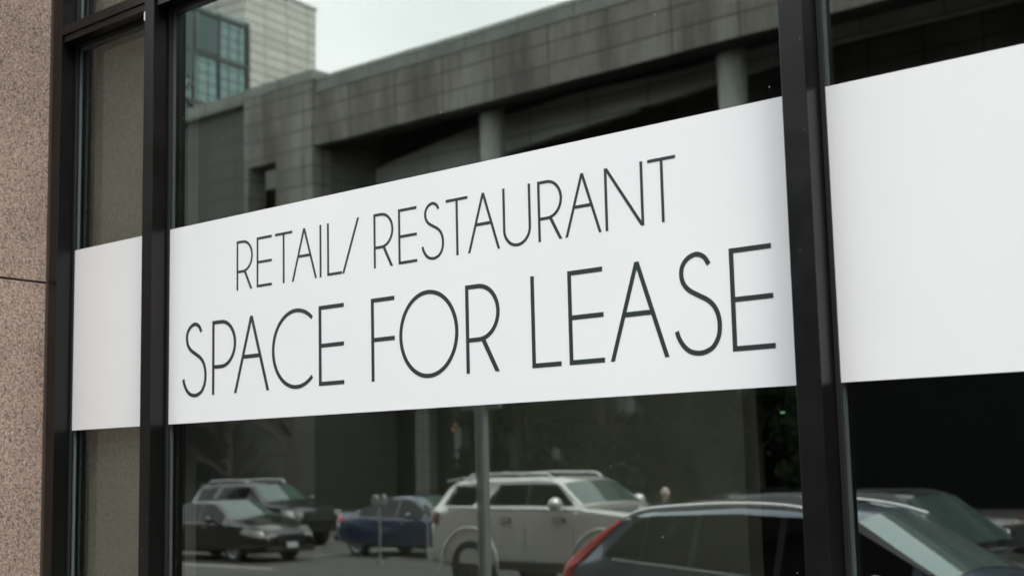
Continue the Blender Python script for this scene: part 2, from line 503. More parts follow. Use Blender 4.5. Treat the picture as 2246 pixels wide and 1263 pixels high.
def speck(x, z, y, r):
    k0 = rd.random() * 6
    vs = [(x + r * cos(k0 + a * 1.2566) * rd.uniform(.6, 1.1), y, z + r * sin(k0 + a * 1.2566) * rd.uniform(.6, 1.1)) for a in range(5)]
    vs += [(a, y + .0006, c) for a, _, c in vs]
    dm.add([O(q) for q in vs], [(0, 1, 2, 3, 4), (9, 8, 7, 6, 5)] + [(i, i + 5, (i + 1) % 5 + 5, (i + 1) % 5) for i in range(5)])
for i in range(46):
    x = rd.uniform(-4.1, -1.0)
    z = rd.choice((rd.uniform(1.6, 2.26), rd.uniform(2.98, 3.78)))
    if not -1.60 < x < -1.49: speck(x, z, -.0009, rd.uniform(.0007, .0018))
for i in range(16):
    x0, x1 = rd.choice(((-4.188, -4.138), (-1.569, -1.513)))
    speck(rd.uniform(x0, x1), rd.uniform(1.6, 3.9), YF - .0008, rd.uniform(.0006, .0014))
tag(dm.build('dust_speck', DUST, sf), kind='stuff')
# wall below and above the shop window
base = thing('base_course', 'pink granite base course under the shop window', 'wall', (-1.8, .2, .15))
box('base_slab', (-3.0, -.25, 0), (5.2, .1, .235), GRANITE, base, .003)
own = thing('shop_building', 'tall granite clad building over the shop window', 'building', (-20, 6, 6.9))
OWN = cladding('granite_block_facade', (.20, .17, .155), (.14, .12, .11), 1.4, 1.2, (0, 0), .2, .012)
box('upper_storeys', (-45, -6.25, .01), (42, 8, 9.5), OWN, own)
mbw = MB()
for i in range(-14, 14):
    for j in range(2):
        if -45 < i * 3: MB().box((i * 3 + .4, -6.30, 1.4 + j * 4), (i * 3 + 2.2, -6.251, 3.8 + j * 4)).build('window', BGLASS, own)
box('ground_floor_wall', (-45, -6.1, -6.9), (13.35, -5.2, 0), OWN, own)
up = thing('upper_facade', 'pink granite facade above the shop window', 'wall', (-1.8, .2, 5.15))
box('facade_slab', (-3.0, -.27, .01), (5.2, .5, 1.74), GRANITE, up, .004)
pr = thing('granite_pier', 'pink granite pier to the right of the shop window', 'wall', (1.8, -.2, 0))
box('pier_slab', (-.655, -.3, .16), (2.5, .6, 6.88), GRANITE, pr, .004)

# ------------------------------------------------------------------ interior behind the glass
bp = box('window_backing_panel', (-4.7605, YBK + .002, .5), (-4.140, .134, 5.1), PLASTER)
tag(bp, 'grey plaster panel closing off the narrow left window from inside', 'panel')
tag(box('interior_floor', (-14, YBK + .003, -.015), (8, 12, .14), INT_FLOOR), kind='structure')
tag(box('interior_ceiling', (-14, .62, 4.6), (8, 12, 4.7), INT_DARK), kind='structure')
pw = tag(box('interior_wall', (-13.9, 2.5, .141), (-3.29, 2.62, 3.6), INT_WALL), 'plain beige partition wall standing inside the empty shop', 'wall')
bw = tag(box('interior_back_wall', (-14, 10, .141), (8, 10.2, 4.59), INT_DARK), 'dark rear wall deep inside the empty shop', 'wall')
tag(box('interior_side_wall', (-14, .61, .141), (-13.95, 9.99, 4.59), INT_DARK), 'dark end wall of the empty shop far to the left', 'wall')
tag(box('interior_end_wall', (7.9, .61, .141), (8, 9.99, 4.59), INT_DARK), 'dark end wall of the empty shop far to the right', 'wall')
es = thing('exit_lamp', 'small glowing green lamp inside the dark shop', 'lamp', (-3.37, 3.0, 2.32))
box('lamp_housing', (-.05, 0, -.03), (.05, .04, .03), BLACKP, es, .004)
MB().tube([(-.014, -.004, 0), (-.007, -.005, 0), (.007, -.005, 0), (.014, -.004, 0)], [.002, .0065, .0065, .002], 10).build('lamp_lens', mat('green_lamp_glow', (.1, .3, .15), .4, emit=(.45, .9, .5), estr=.22), es)
ec = tag(MB().tube([(-3.37, 3.02, 2.352), (-3.37, 3.02, 4.598)], .012).build('lamp_rod', BLACKP), 'thin black rod hanging the green lamp from the ceiling', 'rod')

# ------------------------------------------------------------------ the white bands and their lettering
def band(name, xa, xb, label):
    o = MB().box((xa - (xa + xb) / 2, -.0005, 0), (xb - (xa + xb) / 2, .0005, .70)).build(name, VINYL)
    o.location = ((xa + xb) / 2, -.0012, ZB)
    return tag(o, label, 'sign')
band('blank_band', XL, -4.206, 'short blank white vinyl band on the narrow left window')
main = band('lease_sign', XM, -1.588, 'wide white vinyl sign reading RETAIL/ RESTAURANT SPACE FOR LEASE')
band('blank_band', XR, 1.06, 'blank white vinyl band on the right window beyond the mullion')

SW = .0502                      # stroke width in cap heights
def cr(pts, n=10):
    out = []
    P = [Vector(p) for p in pts]
    P = [P[0] * 2 - P[1]] + P + [P[-1] * 2 - P[-2]]
    for i in range(1, len(P) - 2):
        for k in range(n):
            u = k / n
            a, b_, c, d = P[i - 1], P[i], P[i + 1], P[i + 2]
            out.append(.5 * ((2 * b_) + (c - a) * u + (2 * a - 5 * b_ + 4 * c - d) * u * u + (3 * b_ - a - 3 * c + d) * u ** 3))
    out.append(P[-2])
    return out
def arc(cx, cz, rx_, rz_, a0, a1, n=40):
    return [(cx + rx_ * cos(radians(a0 + (a1 - a0) * i / n)), cz + rz_ * sin(radians(a0 + (a1 - a0) * i / n))) for i in range(n + 1)]
H = SW / 2
def bowl(z0, xmax):
    r = (1 - H - z0 - H) / 2
    cxx = xmax - H - r * .98
    return [(H, 1 - H), (cxx, 1 - H)] + arc(cxx, (1 - H + z0 + H) / 2, r * .98, r, 90, -90)[1:-1] + [(cxx, z0 + H), (H, z0 + H)]
def rect(x0, z0, x1, z1): return ('q', [(x0, z0), (x1, z0), (x1, z1), (x0, z1)])
def line(a, b): return ('q4', a, b)
S_PTS = [(.425, .875), (.372, .952), (.287, .990), (.19, .965), (.122, .90), (.098, .82), (.115, .725), (.18, .645), (.29, .582), (.40, .522), (.472, .45), (.511, .36), (.521, .262), (.503, .16), (.44, .065), (.345, .020), (.254, .014), (.16, .042), (.088, .105), (.042, .18), (.020, .245)]
GL = {
 'R': ([rect(0, 0, SW, 1), ('s', bowl(.348, .516)), ('q', [(.235, .36), (.437, 0), (.499, 0), (.295, .37)])], .51),
 'P': ([rect(0, 0, SW, 1), ('s', bowl(.348, .520))], .52),
 'E': ([rect(0, 0, SW, 1), rect(SW, 1 - SW, .467, 1), rect(SW, .474, .467, .474 + SW), rect(SW, 0, .467, SW)], .467),
 'F': ([rect(0, 0, SW, 1), rect(SW, 1 - SW, .405, 1), rect(SW, .472, .405, .472 + SW)], .405),
 'L': ([rect(0, 0, SW, 1), rect(SW, 0, .405, SW)], .405),
 'I': ([rect(0, 0, SW, 1)], SW),
 'T': ([rect(0, 1 - SW, .516, 1), rect(.258 - H, 0, .258 + H, 1 - SW)], .516),
 'A': ([('q', [(0, 0), (.052, 0), (.392, 1), (.339, 1)]), ('q', [(.730, 0), (.678, 0), (.339, 1), (.392, 1)]), ('q', [(.175, .442), (.555, .442), (.538, .494), (.192, .494)])], .73),
 'U': ([('s', [(H, 1), (H, .306)] + arc(.306, .306 - .012, .306 - H, .306 - H, 180, 360)[1:-1] + [(.612 - H, .306), (.612 - H, 1)])], .612),
 'N': ([rect(0, 0, SW, 1), rect(.741 - SW, 0, .741, 1), ('q', [(0, 1), (.062, 1), (.741, 0), (.679, 0)])], .741),
 'S': ([('s', [tuple(p) for p in cr(S_PTS)])], .546),
 'O': ([('ring', (.479, .5, .479 - H, .512 - H))], .958),
 'C': ([('s', arc(.486, .5, .486 - H, .512 - H, 49, 311, 70))], .797),
 '/': ([('q', [(0, 0), (.055, 0), (.472, 1), (.417, 1)])], .472),
}
def stroke_poly(pts):
    vs, fs = [], []
    P = [Vector(p) for p in pts]
    for i, p in enumerate(P):
        d1 = (P[i] - P[i - 1]).normalized() if i else (P[1] - P[0]).normalized()
        d2 = (P[i + 1] - P[i]).normalized() if i < len(P) - 1 else d1
        d = (d1 + d2)
        d = d.normalized() if d.length > 1e-6 else d1
        nrm = Vector((-d.y, d.x)); k = H / max(.5, nrm.dot(Vector((-d1.y, d1.x))))
        vs += [p + nrm * k, p - nrm * k]
    for i in range(len(P) - 1):
        fs.append((2 * i, 2 * i + 1, 2 * i + 3, 2 * i + 2))
    return vs, fs
LINE1 = [('R', -3.7326), ('E', -3.6243), ('T', -3.5277), ('A', -3.4427), ('I', -3.3052), ('L', -3.2688), ('/', -3.1981), ('R', -3.0530), ('E', -2.9440), ('S', -2.8450),
         ('T', -2.7427), ('A', -2.6568), ('U', -2.5201), ('R', -2.3905), ('A', -2.2948), ('N', -2.1574), ('T', -2.0155)]
LINE2 = [('S', -4.0372), ('P', -3.8668), ('A', -3.7453), ('C', -3.5447), ('E', -3.3115), ('F', -3.0682), ('O', -2.9452), ('R', -2.6716), ('L', -2.4240), ('E', -2.2926), ('A', -2.1545), ('S', -1.9484), ('E', -1.7809)]
xc = main.location.x
for nm, ln, z0, h in (('upper_lettering', LINE1, .4392, .1695), ('lower_lettering', LINE2, .0917, .2549)):
    mb = MB()
    for ch, x0 in ln:
        for k, g in enumerate(GL[ch][0]):
            yy = -.0012 - .00004 * k       # overlapping strokes of one letter never share a plane
            def put(vs, fs):
                mb.add([(x0 - xc + p[0] * h, yy, z0 + p[1] * h) for p in vs], fs)
            if g[0] == 'q': put(g[1], [(0, 1, 2, 3)])
            elif g[0] == 's': put(*stroke_poly(g[1]))
            else:
                cx_, cz_, a_, b_ = g[1]; n = 96; vs = []
                for i in range(n):
                    an = 2 * pi * i / n
                    vs += [(cx_ + (a_ + H) * cos(an), cz_ + (b_ + H) * sin(an)), (cx_ + (a_ - H) * cos(an), cz_ + (b_ - H) * sin(an))]
                put(vs, [(2 * i, 2 * i + 1, (2 * i + 3) % (2 * n), (2 * i + 2) % (2 * n)) for i in range(n)])
    me = bpy.data.meshes.new('lettering'); me.from_pydata(mb.v, [], mb.f); me.materials.append(LETTER)
    bm = bmesh.new(); bm.from_mesh(me)
    r = bmesh.ops.extrude_face_region(bm, geom=bm.faces[:])
    for v_ in r['geom']:
        if isinstance(v_, bmesh.types.BMVert): v_.co.y = -.00055
    bmesh.ops.recalc_face_normals(bm, faces=bm.faces)
    bm.to_mesh(me); bm.free()
    o = bpy.data.objects.new('lettering', me); COL.objects.link(o); o.parent = main
    o['label'] = 'upper line RETAIL/ RESTAURANT' if nm[0] == 'u' else 'larger lower line SPACE FOR LEASE'

# ------------------------------------------------------------------ buildings across the street
BY = -40.0
ob = thing('stone_building', 'long low grey stone building with a deep columned recess across the street', 'building', (-30, BY, 0))
def B(p): return (p[0] + 30, p[1] - BY, p[2])
def bbox(name, a, b, m, par=None, bevel=0): return box(name, B(a), B(b), m, par or ob, bevel)
bbox('fascia', (-49.5, BY, 17.62), (40, BY - 1.2, 20.22), CLAD)
bbox('ledge', (-49.5, BY + .05, 20.22), (40, BY - 1.2, 20.32), CLAD_TOP)
bbox('parapet', (-49.5, BY - .06, 20.32), (40, BY - 1.2, 21.02), CLAD_TOP)
bbox('roof_slab', (-56, BY - 1.21, 19.9), (40, BY - 20, 20.2), SOFFIT)
# end block with window openings
mb = MB()
mb.box(B((-54.8, BY + .12, 17.3)), B((-49.505, BY - 1.0, 20.9)))
mb.box(B((-52.3, BY + .12, 8.01)), B((-49.505, BY - 1.0, 17.295)))
mb.box(B((-54.8, BY + .12, 8.01)), B((-54.5, BY - 1.0, 17.295)))
for z0, z1 in ((9.8, 11.6), ):
    mb.box(B((-54.495, BY + .12, z0)), B((-52.305, BY - 1.0, z1)))
mb.build('end_block', CLAD, ob)
bbox('end_block_base', (-54.8, BY + .10, 0), (-49.505, BY - 1.0, 8.0), CLAD_DARK)  # lower storey darkened by colour in place of shade
bbox('end_parapet', (-54.85, BY + .16, 20.905), (-49.45, BY - 1.0, 21.42), CLAD_TOP)
bbox('opening_back', (-60, BY - 2.6, .2), (-50.0, BY - 2.7, 19.88), CLAD_BACK)
bbox('recess_side_wall', (-49.95, BY - 1.01, 9), (-49.505, BY - 8.4, 19.89), CLAD_BACK)
bbox('recess_base_wall', (-49.95, BY - 1.01, 0), (-49.505, BY - 8.4, 8.99), CLAD_DARK)  # same shade-toned stone on the lower recess wall
wl = bbox('lit_window', (-56.5, BY - 2.45, 16.85), (-55.45, BY - 2.58, 18.1), mat('pale_blind', (.55, .55, .5), .6, emit=(.8, .82, .75), estr=.12))
# darker clad wall left of the end block
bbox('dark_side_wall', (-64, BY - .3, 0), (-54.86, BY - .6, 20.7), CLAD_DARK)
bbox('side_wall_coping', (-64, BY + .1, 20.7), (-54.86, BY - .7, 21.38), CLAD_TOP)
for x in (-39.65, -27.15, -14.65, -2.15, 10.35, 22.85, 35.35):
    MB().tube([B((x, BY - 1.9, 8.6)), B((x, BY - 1.9, 19.88))], .56, 28).build('column', CONC, ob, smooth=40)
    bbox('column_base', (x - .62, BY - 1.3, .15), (x + .62, BY - 2.5, 8.6), CLAD_DARK)  # column feet boxed in the shade-toned stone
bbox('recess_wall', (-49.5, BY - 8, 0), (40, BY - 8.4, 19.89), CLAD_BACK)
# sloping clad ramp crossing the recess
MB().prism([(x + 30, z) for x, z in ((-49.4, 14.7), (-40.5, 16.47), (-30.8, 17.27), (-23.9, 17.92), (-10, 17.95), (39, 17.95), (39, 18.6), (-23.8, 18.57), (-30.75, 18.3), (-36, 18.45), (-42, 18.12), (-49.4, 17.1))], -4.0, -4.4).build('ramp_parapet', RAMPC, ob)
for x0, x1, zt_, zb_ in ((-14, 10, 14.5, 13.0), (-40, -14, 12.8, 11.4)):
    bbox('gallery_parapet', (x0, BY - 5, zb_), (x1, BY - 5.4, zt_), CLAD_BACK)
bbox('gallery_floor', (-49.4, BY - 3.2, 7.2), (40, BY - 7.99, 7.7), SOFFIT)
bbox('gallery_edge', (-49.4, BY - 2.9, 7.0), (40, BY - 3.19, 8.5), CLAD_BACK)
# ground floor: dark shopfronts between pale pilasters
bbox('shopfront', (-49.4, BY - 5.2, .16), (40, BY - 5.5, 7.19), BGLASS)
for i, x in enumerate([-47.5, -44.9, -41.6, -38.9, -35.2]):
    w = .45 if i % 2 else .9
    bbox('pilaster', (x, BY - 4.6, .16), (x + w, BY - 5.19, 6.99), CLAD_BACK)
bbox('end_wall', (39.9, BY - 1.25, 0), (40, BY - 20, 17.6), CLAD_BACK)
for x in (-44.35,):
    wlmp = thing('wall_lamp', 'tiny warm lamp glowing on the dark ground floor across the street', 'lamp', (x, BY - 4.0, 3.9))
    MB().tube([(0, 0, -.10), (0, 0, .10)], .10, 12).build('lamp_globe', mat('warm_lamp_glow', (.5, .35, .15), .4, emit=(1, .55, .2), estr=1.2), wlmp, smooth=40)
    MB().tube([(0, 0, .1), (0, 0, .25), (0, -1.18, .25)], .03, 8).build('lamp_arm', BLACKP, wlmp)

fl = thing('tall_grey_building', 'tall plain grey building closing the street at far left', 'building', (-80, -35, 0))
vs = [(-55.2, -35), (-140, -35), (-140, -70), (-98, -62)]
MB().add([(x + 80, y + 35, 0) for x, y in vs] + [(x + 80, y + 35, 12) for x, y in vs], [(0, 1, 2, 3), (4, 5, 6, 7), (0, 1, 5, 4), (1, 2, 6, 5), (2, 3, 7, 6), (3, 0, 4, 7)]).build('wall', cladding('grey_render', (.20, .205, .19), (.15, .15, .14), 40, 40, (0, 0), .2, .01), fl)
cbd = thing('added_dark_block', 'added dark brick block out of view to the right, darkening the mullion reflections', 'building', (45, -28, 0))
box('wall', (-18, -14, 0), (18, 15, 17), cladding('dark_brick', (.07, .05, .045), (.04, .035, .03), 2.4, 1.2, (0, 0), .4, .02), cbd)  # unseen mass added so the mullion sides mirror something dark
box('cornice', (-18.4, -14.4, 17), (18.4, 15.4, 17.6), MULL, cbd)
for i in range(5):
    for j in range(4):
        box('window', (-18.06, -12 + i * 5.2, 2 + j * 3.8), (-18.002, -9.6 + i * 5.2, 4.4 + j * 3.8), BGLASS, cbd)
# tower behind, turned a little
tw = thing('clad_tower', 'pale tile clad tower rising behind the long stone building', 'building', (-65.31, -48.42, 0), 0)
dv = Vector((-.1517, -.9884, 0)); nv = Vector((-.9884, .1517, 0))     # along the visible face / into the tower
def T(s, n, z): return tuple(dv * s + nv * n + Vector((0, 0, z)))
def tbox(name, s0, s1, n0, n1, z0, z1, m, par=None):
    vs = [T(s0, n0, z0), T(s1, n0, z0), T(s1, n1, z0), T(s0, n1, z0), T(s0, n0, z1), T(s1, n0, z1), T(s1, n1, z1), T(s0, n1, z1)]
    return MB().add(vs, [(0, 3, 2, 1), (4, 5, 6, 7), (0, 1, 5, 4), (1, 2, 6, 5), (2, 3, 7, 6), (3, 0, 4, 7)]).build(name, m, par or tw)
tbox('tower_wall', 0, 6.66, .3, 14, 0, 32.1, CLAD_TOWER)
tbox('coping', -.1, 6.72, .22, 14.1, 32.1, 32.32, CONC)
# glass bay in front of it
tbox('glass_bay', -9.5, -.02, 0, 9, 0, 29.4, TEALGLASS)
mb = MB()
def tb(mb, s0, s1, n0, n1, z0, z1):
    vs = [T(s0, n0, z0), T(s1, n0, z0), T(s1, n1, z0), T(s0, n1, z0), T(s0, n0, z1), T(s1, n0, z1), T(s1, n1, z1), T(s0, n1, z1)]
    mb.add(vs, [(0, 3, 2, 1), (4, 5, 6, 7), (0, 1, 5, 4), (1, 2, 6, 5), (2, 3, 7, 6), (3, 0, 4, 7)])
for s in (-9.4, -7.0, -4.7, -2.6, -.25):
    tb(mb, s, s + (.24 if s > -1 else .12), -.12, -.003, 0, 29.38)
for z in (18, 21.0, 23.4, 26.4, 29.0):
    tb(mb, -9.5, -.02, -.10, -.0035, z, z + .22)
mb.build('bay_mullion', MULL, tw)
mb = MB()
for k_ in range(11):
    tb(mb, -9.3 + k_ * .84, -9.3 + k_ * .84 + .035, -.03, -.0031, 15, 29.37)
for k_ in range(22):
    tb(mb, -9.49, -.03, -.032, -.0033, 15.2 + k_ * .64, 15.2 + k_ * .64 + .035)
mb.build('tile_reflection_grid', MULL, tw)  # thin bars imitate a tiled building mirrored in the bay glass
mb = MB().tube([T(-5.2, -.14, 23.4), T(-.3, -.14, 20.8)], .09, 8).tube([T(-9, -.14, 21.2), T(-4.7, -.14, 24.6)], .09, 8)
mb.build('diagonal_brace', MULL, tw)
tbox('dark_glass_panel', -9.3, -4.75, -.09, -.005, 24.9, 28.9, DTEAL)
tbox('dark_glass_panel', -4.5, -2.65, -.09, -.005, 26.7, 28.9, DTEAL)
tbox('dark_glass_panel', -6.8, -5.2, -.09, -.005, 21.3, 23.3, DTEAL)
# pale rounded volume seen in the bay glass
ap = thing('pale_apartment_block', 'pale distant block mirrored in the glass bay of the tower', 'building', (-20, -62, 0))
box('block_wall', (-8, -10, 0), (10, 0, 31), CLAD_TOWER, ap)
box('roof_edge', (-8.2, -10.2, 31), (10.2, .2, 31.6), CONC, ap)

# ------------------------------------------------------------------ trees
def tree(name, label, loc, h, crown_r, crown_z0, trunk_r, leaves, seed, bare=False, group=None):
    rnd = random.Random(seed)
    t_ = thing(name, label, 'tree', loc, 0, group)
    mb = MB()
    top = h * .8
    pts = [(0, 0, 0), (.05, .03, top * .3), (-.06, .05, top * .65), (.02, -.03, top)]
    mb.tube(pts, [trunk_r * 1.25, trunk_r, trunk_r * .7, trunk_r * .15], 10)
    tips = []
    for i in range(14 if not bare else 20):
        z0 = h * (.2 + .5 * rnd.random()); an = rnd.random() * 2 * pi; ln = crown_r * (.6 + .5 * rnd.random())
        e = (cos(an) * ln, sin(an) * ln, z0 + ln * (.55 + .5 * rnd.random()))
        m_ = (cos(an + .3) * ln * .5, sin(an + .3) * ln * .5, z0 + ln * .35)
        mb.tube([(0, 0, z0), m_, e], [trunk_r * .45, trunk_r * .28, trunk_r * .06], 6)
        tips.append(e)
        for j in range(3):
            a2 = an + rnd.uniform(-1, 1); l2 = ln * .5
            mb.tube([m_, (m_[0] + cos(a2) * l2, m_[1] + sin(a2) * l2, m_[2] + l2 * rnd.uniform(.2, .9))], [trunk_r * .16, trunk_r * .03], 5)
    mb.build('trunk', BARK, t_, smooth=50)
    if leaves:
        c = MB()
        cl = []
        for i in range(46):
            u = rnd.random(); an = rnd.random() * 2 * pi
            z = crown_z0 + (h - crown_z0) * u
            rr = crown_r * (1 - u) ** .6 * (.35 + .7 * rnd.random() ** .5)
            cl.append((cos(an) * rr, sin(an) * rr, z, crown_r * rnd.uniform(.18, .34)))
        for i in range(leaves):
            k = cl[int(rnd.random() * len(cl))]
            d = Vector((rnd.gauss(0, 1), rnd.gauss(0, 1), rnd.gauss(0, .7))); d = d.normalized() * k[3] * rnd.random() ** .35
            p = Vector(k[:3]) + d
            a_ = Vector((rnd.gauss(0, 1), rnd.gauss(0, 1), rnd.gauss(0, 1))).normalized(); s_ = rnd.uniform(.09, .18)
            b_ = a_.cross(Vector((rnd.random(), rnd.random(), rnd.random()))).normalized() * s_ * .55
            a_ = a_ * s_
            c.add([p - a_, p + b_, p + a_, p - b_], [(0, 1, 2, 3)])
        me = bpy.data.meshes.new('crown'); me.from_pydata(c.v, [], c.f); me.materials.append(LEAF)
        o = bpy.data.objects.new('crown', me); COL.objects.link(o); o.parent = t_
    return t_
tree('bare_tree', 'bare thick trunked street tree by the pale pilasters across the street', (-39.3, -30, 0), 8.2, 2.6, 3, .27, 0, 3, True)
tree('bare_tree', 'slimmer bare street tree further left across the street', (-47.5, -33.5, 0), 8.0, 2.0, 3, .16, 0, 9, True)
for i, (x, y, h, r, lb) in enumerate(((-31.6, -34, 9.2, 2.7, 'dark green leafy tree nearest the columned recess corner'), (-27.2, -33, 8.8, 2.9, 'broad dark green tree, second of the leafy row'),
                                      (-24.4, -36.2, 9.4, 2.8, 'tallest dark green tree in the leafy row'), (-22.3, -34.4, 8.8, 2.6, 'low dark green tree furthest along the leafy row'))):
    tree('leafy_tree', lb, (x, y, 0), h, r, .5, .16, 9500, 20 + i, group='leafy trees across the street')

# ------------------------------------------------------------------ cars
def interp(keys, x):
    if x <= keys[0][0]: return keys[0][1]
    for (a, va), (b_, vb) in zip(keys, keys[1:]):
        if x <= b_: return va + (vb - va) * (x - a) / max(1e-9, b_ - a)
    return keys[-1][1]

class Car:
    crown = .014
    def __init__(s, zt, zs, w, zb, tumble, extra=()):
        s.zt, s.zs, s.w, s.zb, s.tumble = zt, zs, w, zb, tumble
        xs = sorted(set([k[0] for ks in (zt, zs, w, zb) for k in ks] + list(extra)))
        xo = [xs[0]]
        for x in xs[1:]:
            while x - xo[-1] > .22: xo.append(xo[-1] + (x - xo[-1]) / math.ceil((x - xo[-1]) / .2))
            if x - xo[-1] > 1e-4: xo.append(x)
        s.xs = xo
    def ring(s, x):
        zt = interp(s.zt, x); zs = min(interp(s.zs, x), zt - .03); w = interp(s.w, x); zb = interp(s.zb, x)
        h = max(0, zt - zs); tu = s.tumble * min(1, h / .5) + .02
        y7 = w - .05 - tu * .86; z7 = zs + h * .86
        y8 = w - .05 - tu - .05 - .08 * max(0, 1 - h / .3)
        return [(0, zb), (w - .16, zb), (w - .03, zb + .09), (w + .0, zb + .28 * (zs - zb)), (w - .002, zb + .62 * (zs - zb)), (w - .012, zs - .09), (w - .035, zs - .01),
                (w - .055, zs + .02 * min(1, h * 3)), (y7, z7), (y8, zt - .022 * min(1, h * 6)), (y8 * .55, zt + s.crown * .6), (0, zt + s.crown)]
    def side_y(s, x, z):
        r = s.ring(x)[2:]
        for (ya, za), (yb, zb_) in zip(r, r[1:]):
            if za <= z <= zb_ and zb_ > za: return ya + (yb - ya) * (z - za) / (zb_ - za)
        return r[0][0] if z < r[0][1] else r[-3][0]
    def body(s, wheels, rad, m, parent, gap=.065):
        n = 12
        mb = MB(); rings = []
        for x in s.xs:
            r = s.ring(x)
            full = [(x, y, z) for y, z in r] + [(x, -y, z) for y, z in r[-2:0:-1]]
            rings.append(full)
        N_ = len(rings[0])
        vs = [p for r in rings for p in r]; fs = []
        for i in range(len(rings) - 1):
            for k in range(N_):
                fs.append((i * N_ + k, i * N_ + (k + 1) % N_, (i + 1) * N_ + (k + 1) % N_, (i + 1) * N_ + k))
        fs.append(tuple(range(N_))); fs.append(tuple((len(rings) - 1) * N_ + k for k in range(N_))[::-1])
        mb.add(vs, fs)
        o = mb.build('body', [m, BLACKP], parent)
        # wheel arches
        for wx in wheels:
            for sg in (-1, 1):
                w = interp(s.w, wx)
                cut = MB().tube([(wx, sg * (w - .30), rad), (wx, sg * (w + .3), rad)], rad + gap, 36).build('cutter', [BLACKP])
                md = o.modifiers.new('arch', 'BOOLEAN'); md.operation = 'DIFFERENCE'; md.object = cut; md.solver = 'EXACT'; md.material_mode = 'TRANSFER'
                dg = bpy.context.evaluated_depsgraph_get()
                me = bpy.data.meshes.new_from_object(o.evaluated_get(dg))
                o.modifiers.clear(); o.data = me
                bpy.data.objects.remove(cut)
        o.data.polygons.foreach_set('use_smooth', [True] * len(o.data.polygons))
        o.data.set_sharp_from_angle(angle=radians(32))
        return o
    def faces(s, name, spans, rows, m, parent, off=.008, both=True):
        """glass: body faces between ring rows over x spans, lifted off the body"""
        if both is True and rows[0] < 9:
            for sp_ in spans:
                for sg_ in (1, -1): s.faces(name, [sp_], rows, m, parent, off, sg_)
            return
        sgs = (1, -1) if both is True else (both,)
        mb = MB()
        for (a, b_) in spans:
            xs = [a] + [x for x in s.xs if a < x < b_] + [b_]
            for sg in sgs:
                for i in range(len(xs) - 1):
                    r0, r1 = s.ring(xs[i]), s.ring(xs[i + 1])
                    for k in range(*rows):
                        q = [(xs[i], *r0[k]), (xs[i], *r0[k + 1]), (xs[i + 1], *r1[k + 1]), (xs[i + 1], *r1[k])]
                        q = [Vector((p[0], p[1] * sg, p[2])) for p in q]
                        nn = (q[2] - q[0]).cross(q[3] - q[1])
                        if nn.length < 1e-9: continue
                        nn.normalize()
                        if nn.y * sg < -1e-3 or (abs(nn.y) < 1e-3 and nn.z < 0): nn = -nn
                        mb.add([p + nn * off for p in q], [(0, 1, 2, 3)])
        me = bpy.data.meshes.new(name); me.from_pydata(mb.v, [], mb.f); me.materials.append(m)
        bm = bmesh.new(); bm.from_mesh(me); bmesh.ops.remove_doubles(bm, verts=bm.verts, dist=.004); bmesh.ops.recalc_face_normals(bm, faces=bm.faces); bm.to_mesh(me); bm.free()
        me.polygons.foreach_set('use_smooth', [True] * len(me.polygons)); me.set_sharp_from_angle(angle=radians(30))
        o = bpy.data.objects.new(name, me); COL.objects.link(o); o.parent = parent
        return o
    def patch(s, name, quad, m, parent, sg=1, off=.014, n=8):
        """curved patch on the body side from four (x, z) corners"""
        mb = MB(); vs = []
        (x0, z0), (x1, z1), (x2, z2), (x3, z3) = quad
        for o_ in (off, -.01):
            for i in range(n + 1):
                for j in range(n + 1):
                    u, v_ = i / n, j / n
                    x = (x0 * (1 - u) + x1 * u) * (1 - v_) + (x3 * (1 - u) + x2 * u) * v_
                    z = (z0 * (1 - u) + z1 * u) * (1 - v_) + (z3 * (1 - u) + z2 * u) * v_
                    vs.append((x, sg * (s.side_y(x, z) + o_), z))
        M = (n + 1) ** 2; fs = []
        for i in range(n):
            for j in range(n):
                a = i * (n + 1) + j
                fs.append((a, a + 1, a + n + 2, a + n + 1)); fs.append((a + M, a + n + 1 + M, a + n + 2 + M, a + 1 + M))
        bd = [i * (n + 1) for i in range(n + 1)] + [n * (n + 1) + j for j in range(1, n + 1)] + [i * (n + 1) + n for i in range(n - 1, -1, -1)] + [j for j in range(n - 1, 0, -1)]
        for a, b_ in zip(bd, bd[1:] + bd[:1]): fs.append((a, b_, b_ + M, a + M))
        mb.add(vs, fs)
        return mb.build(name, m, parent, smooth=40)

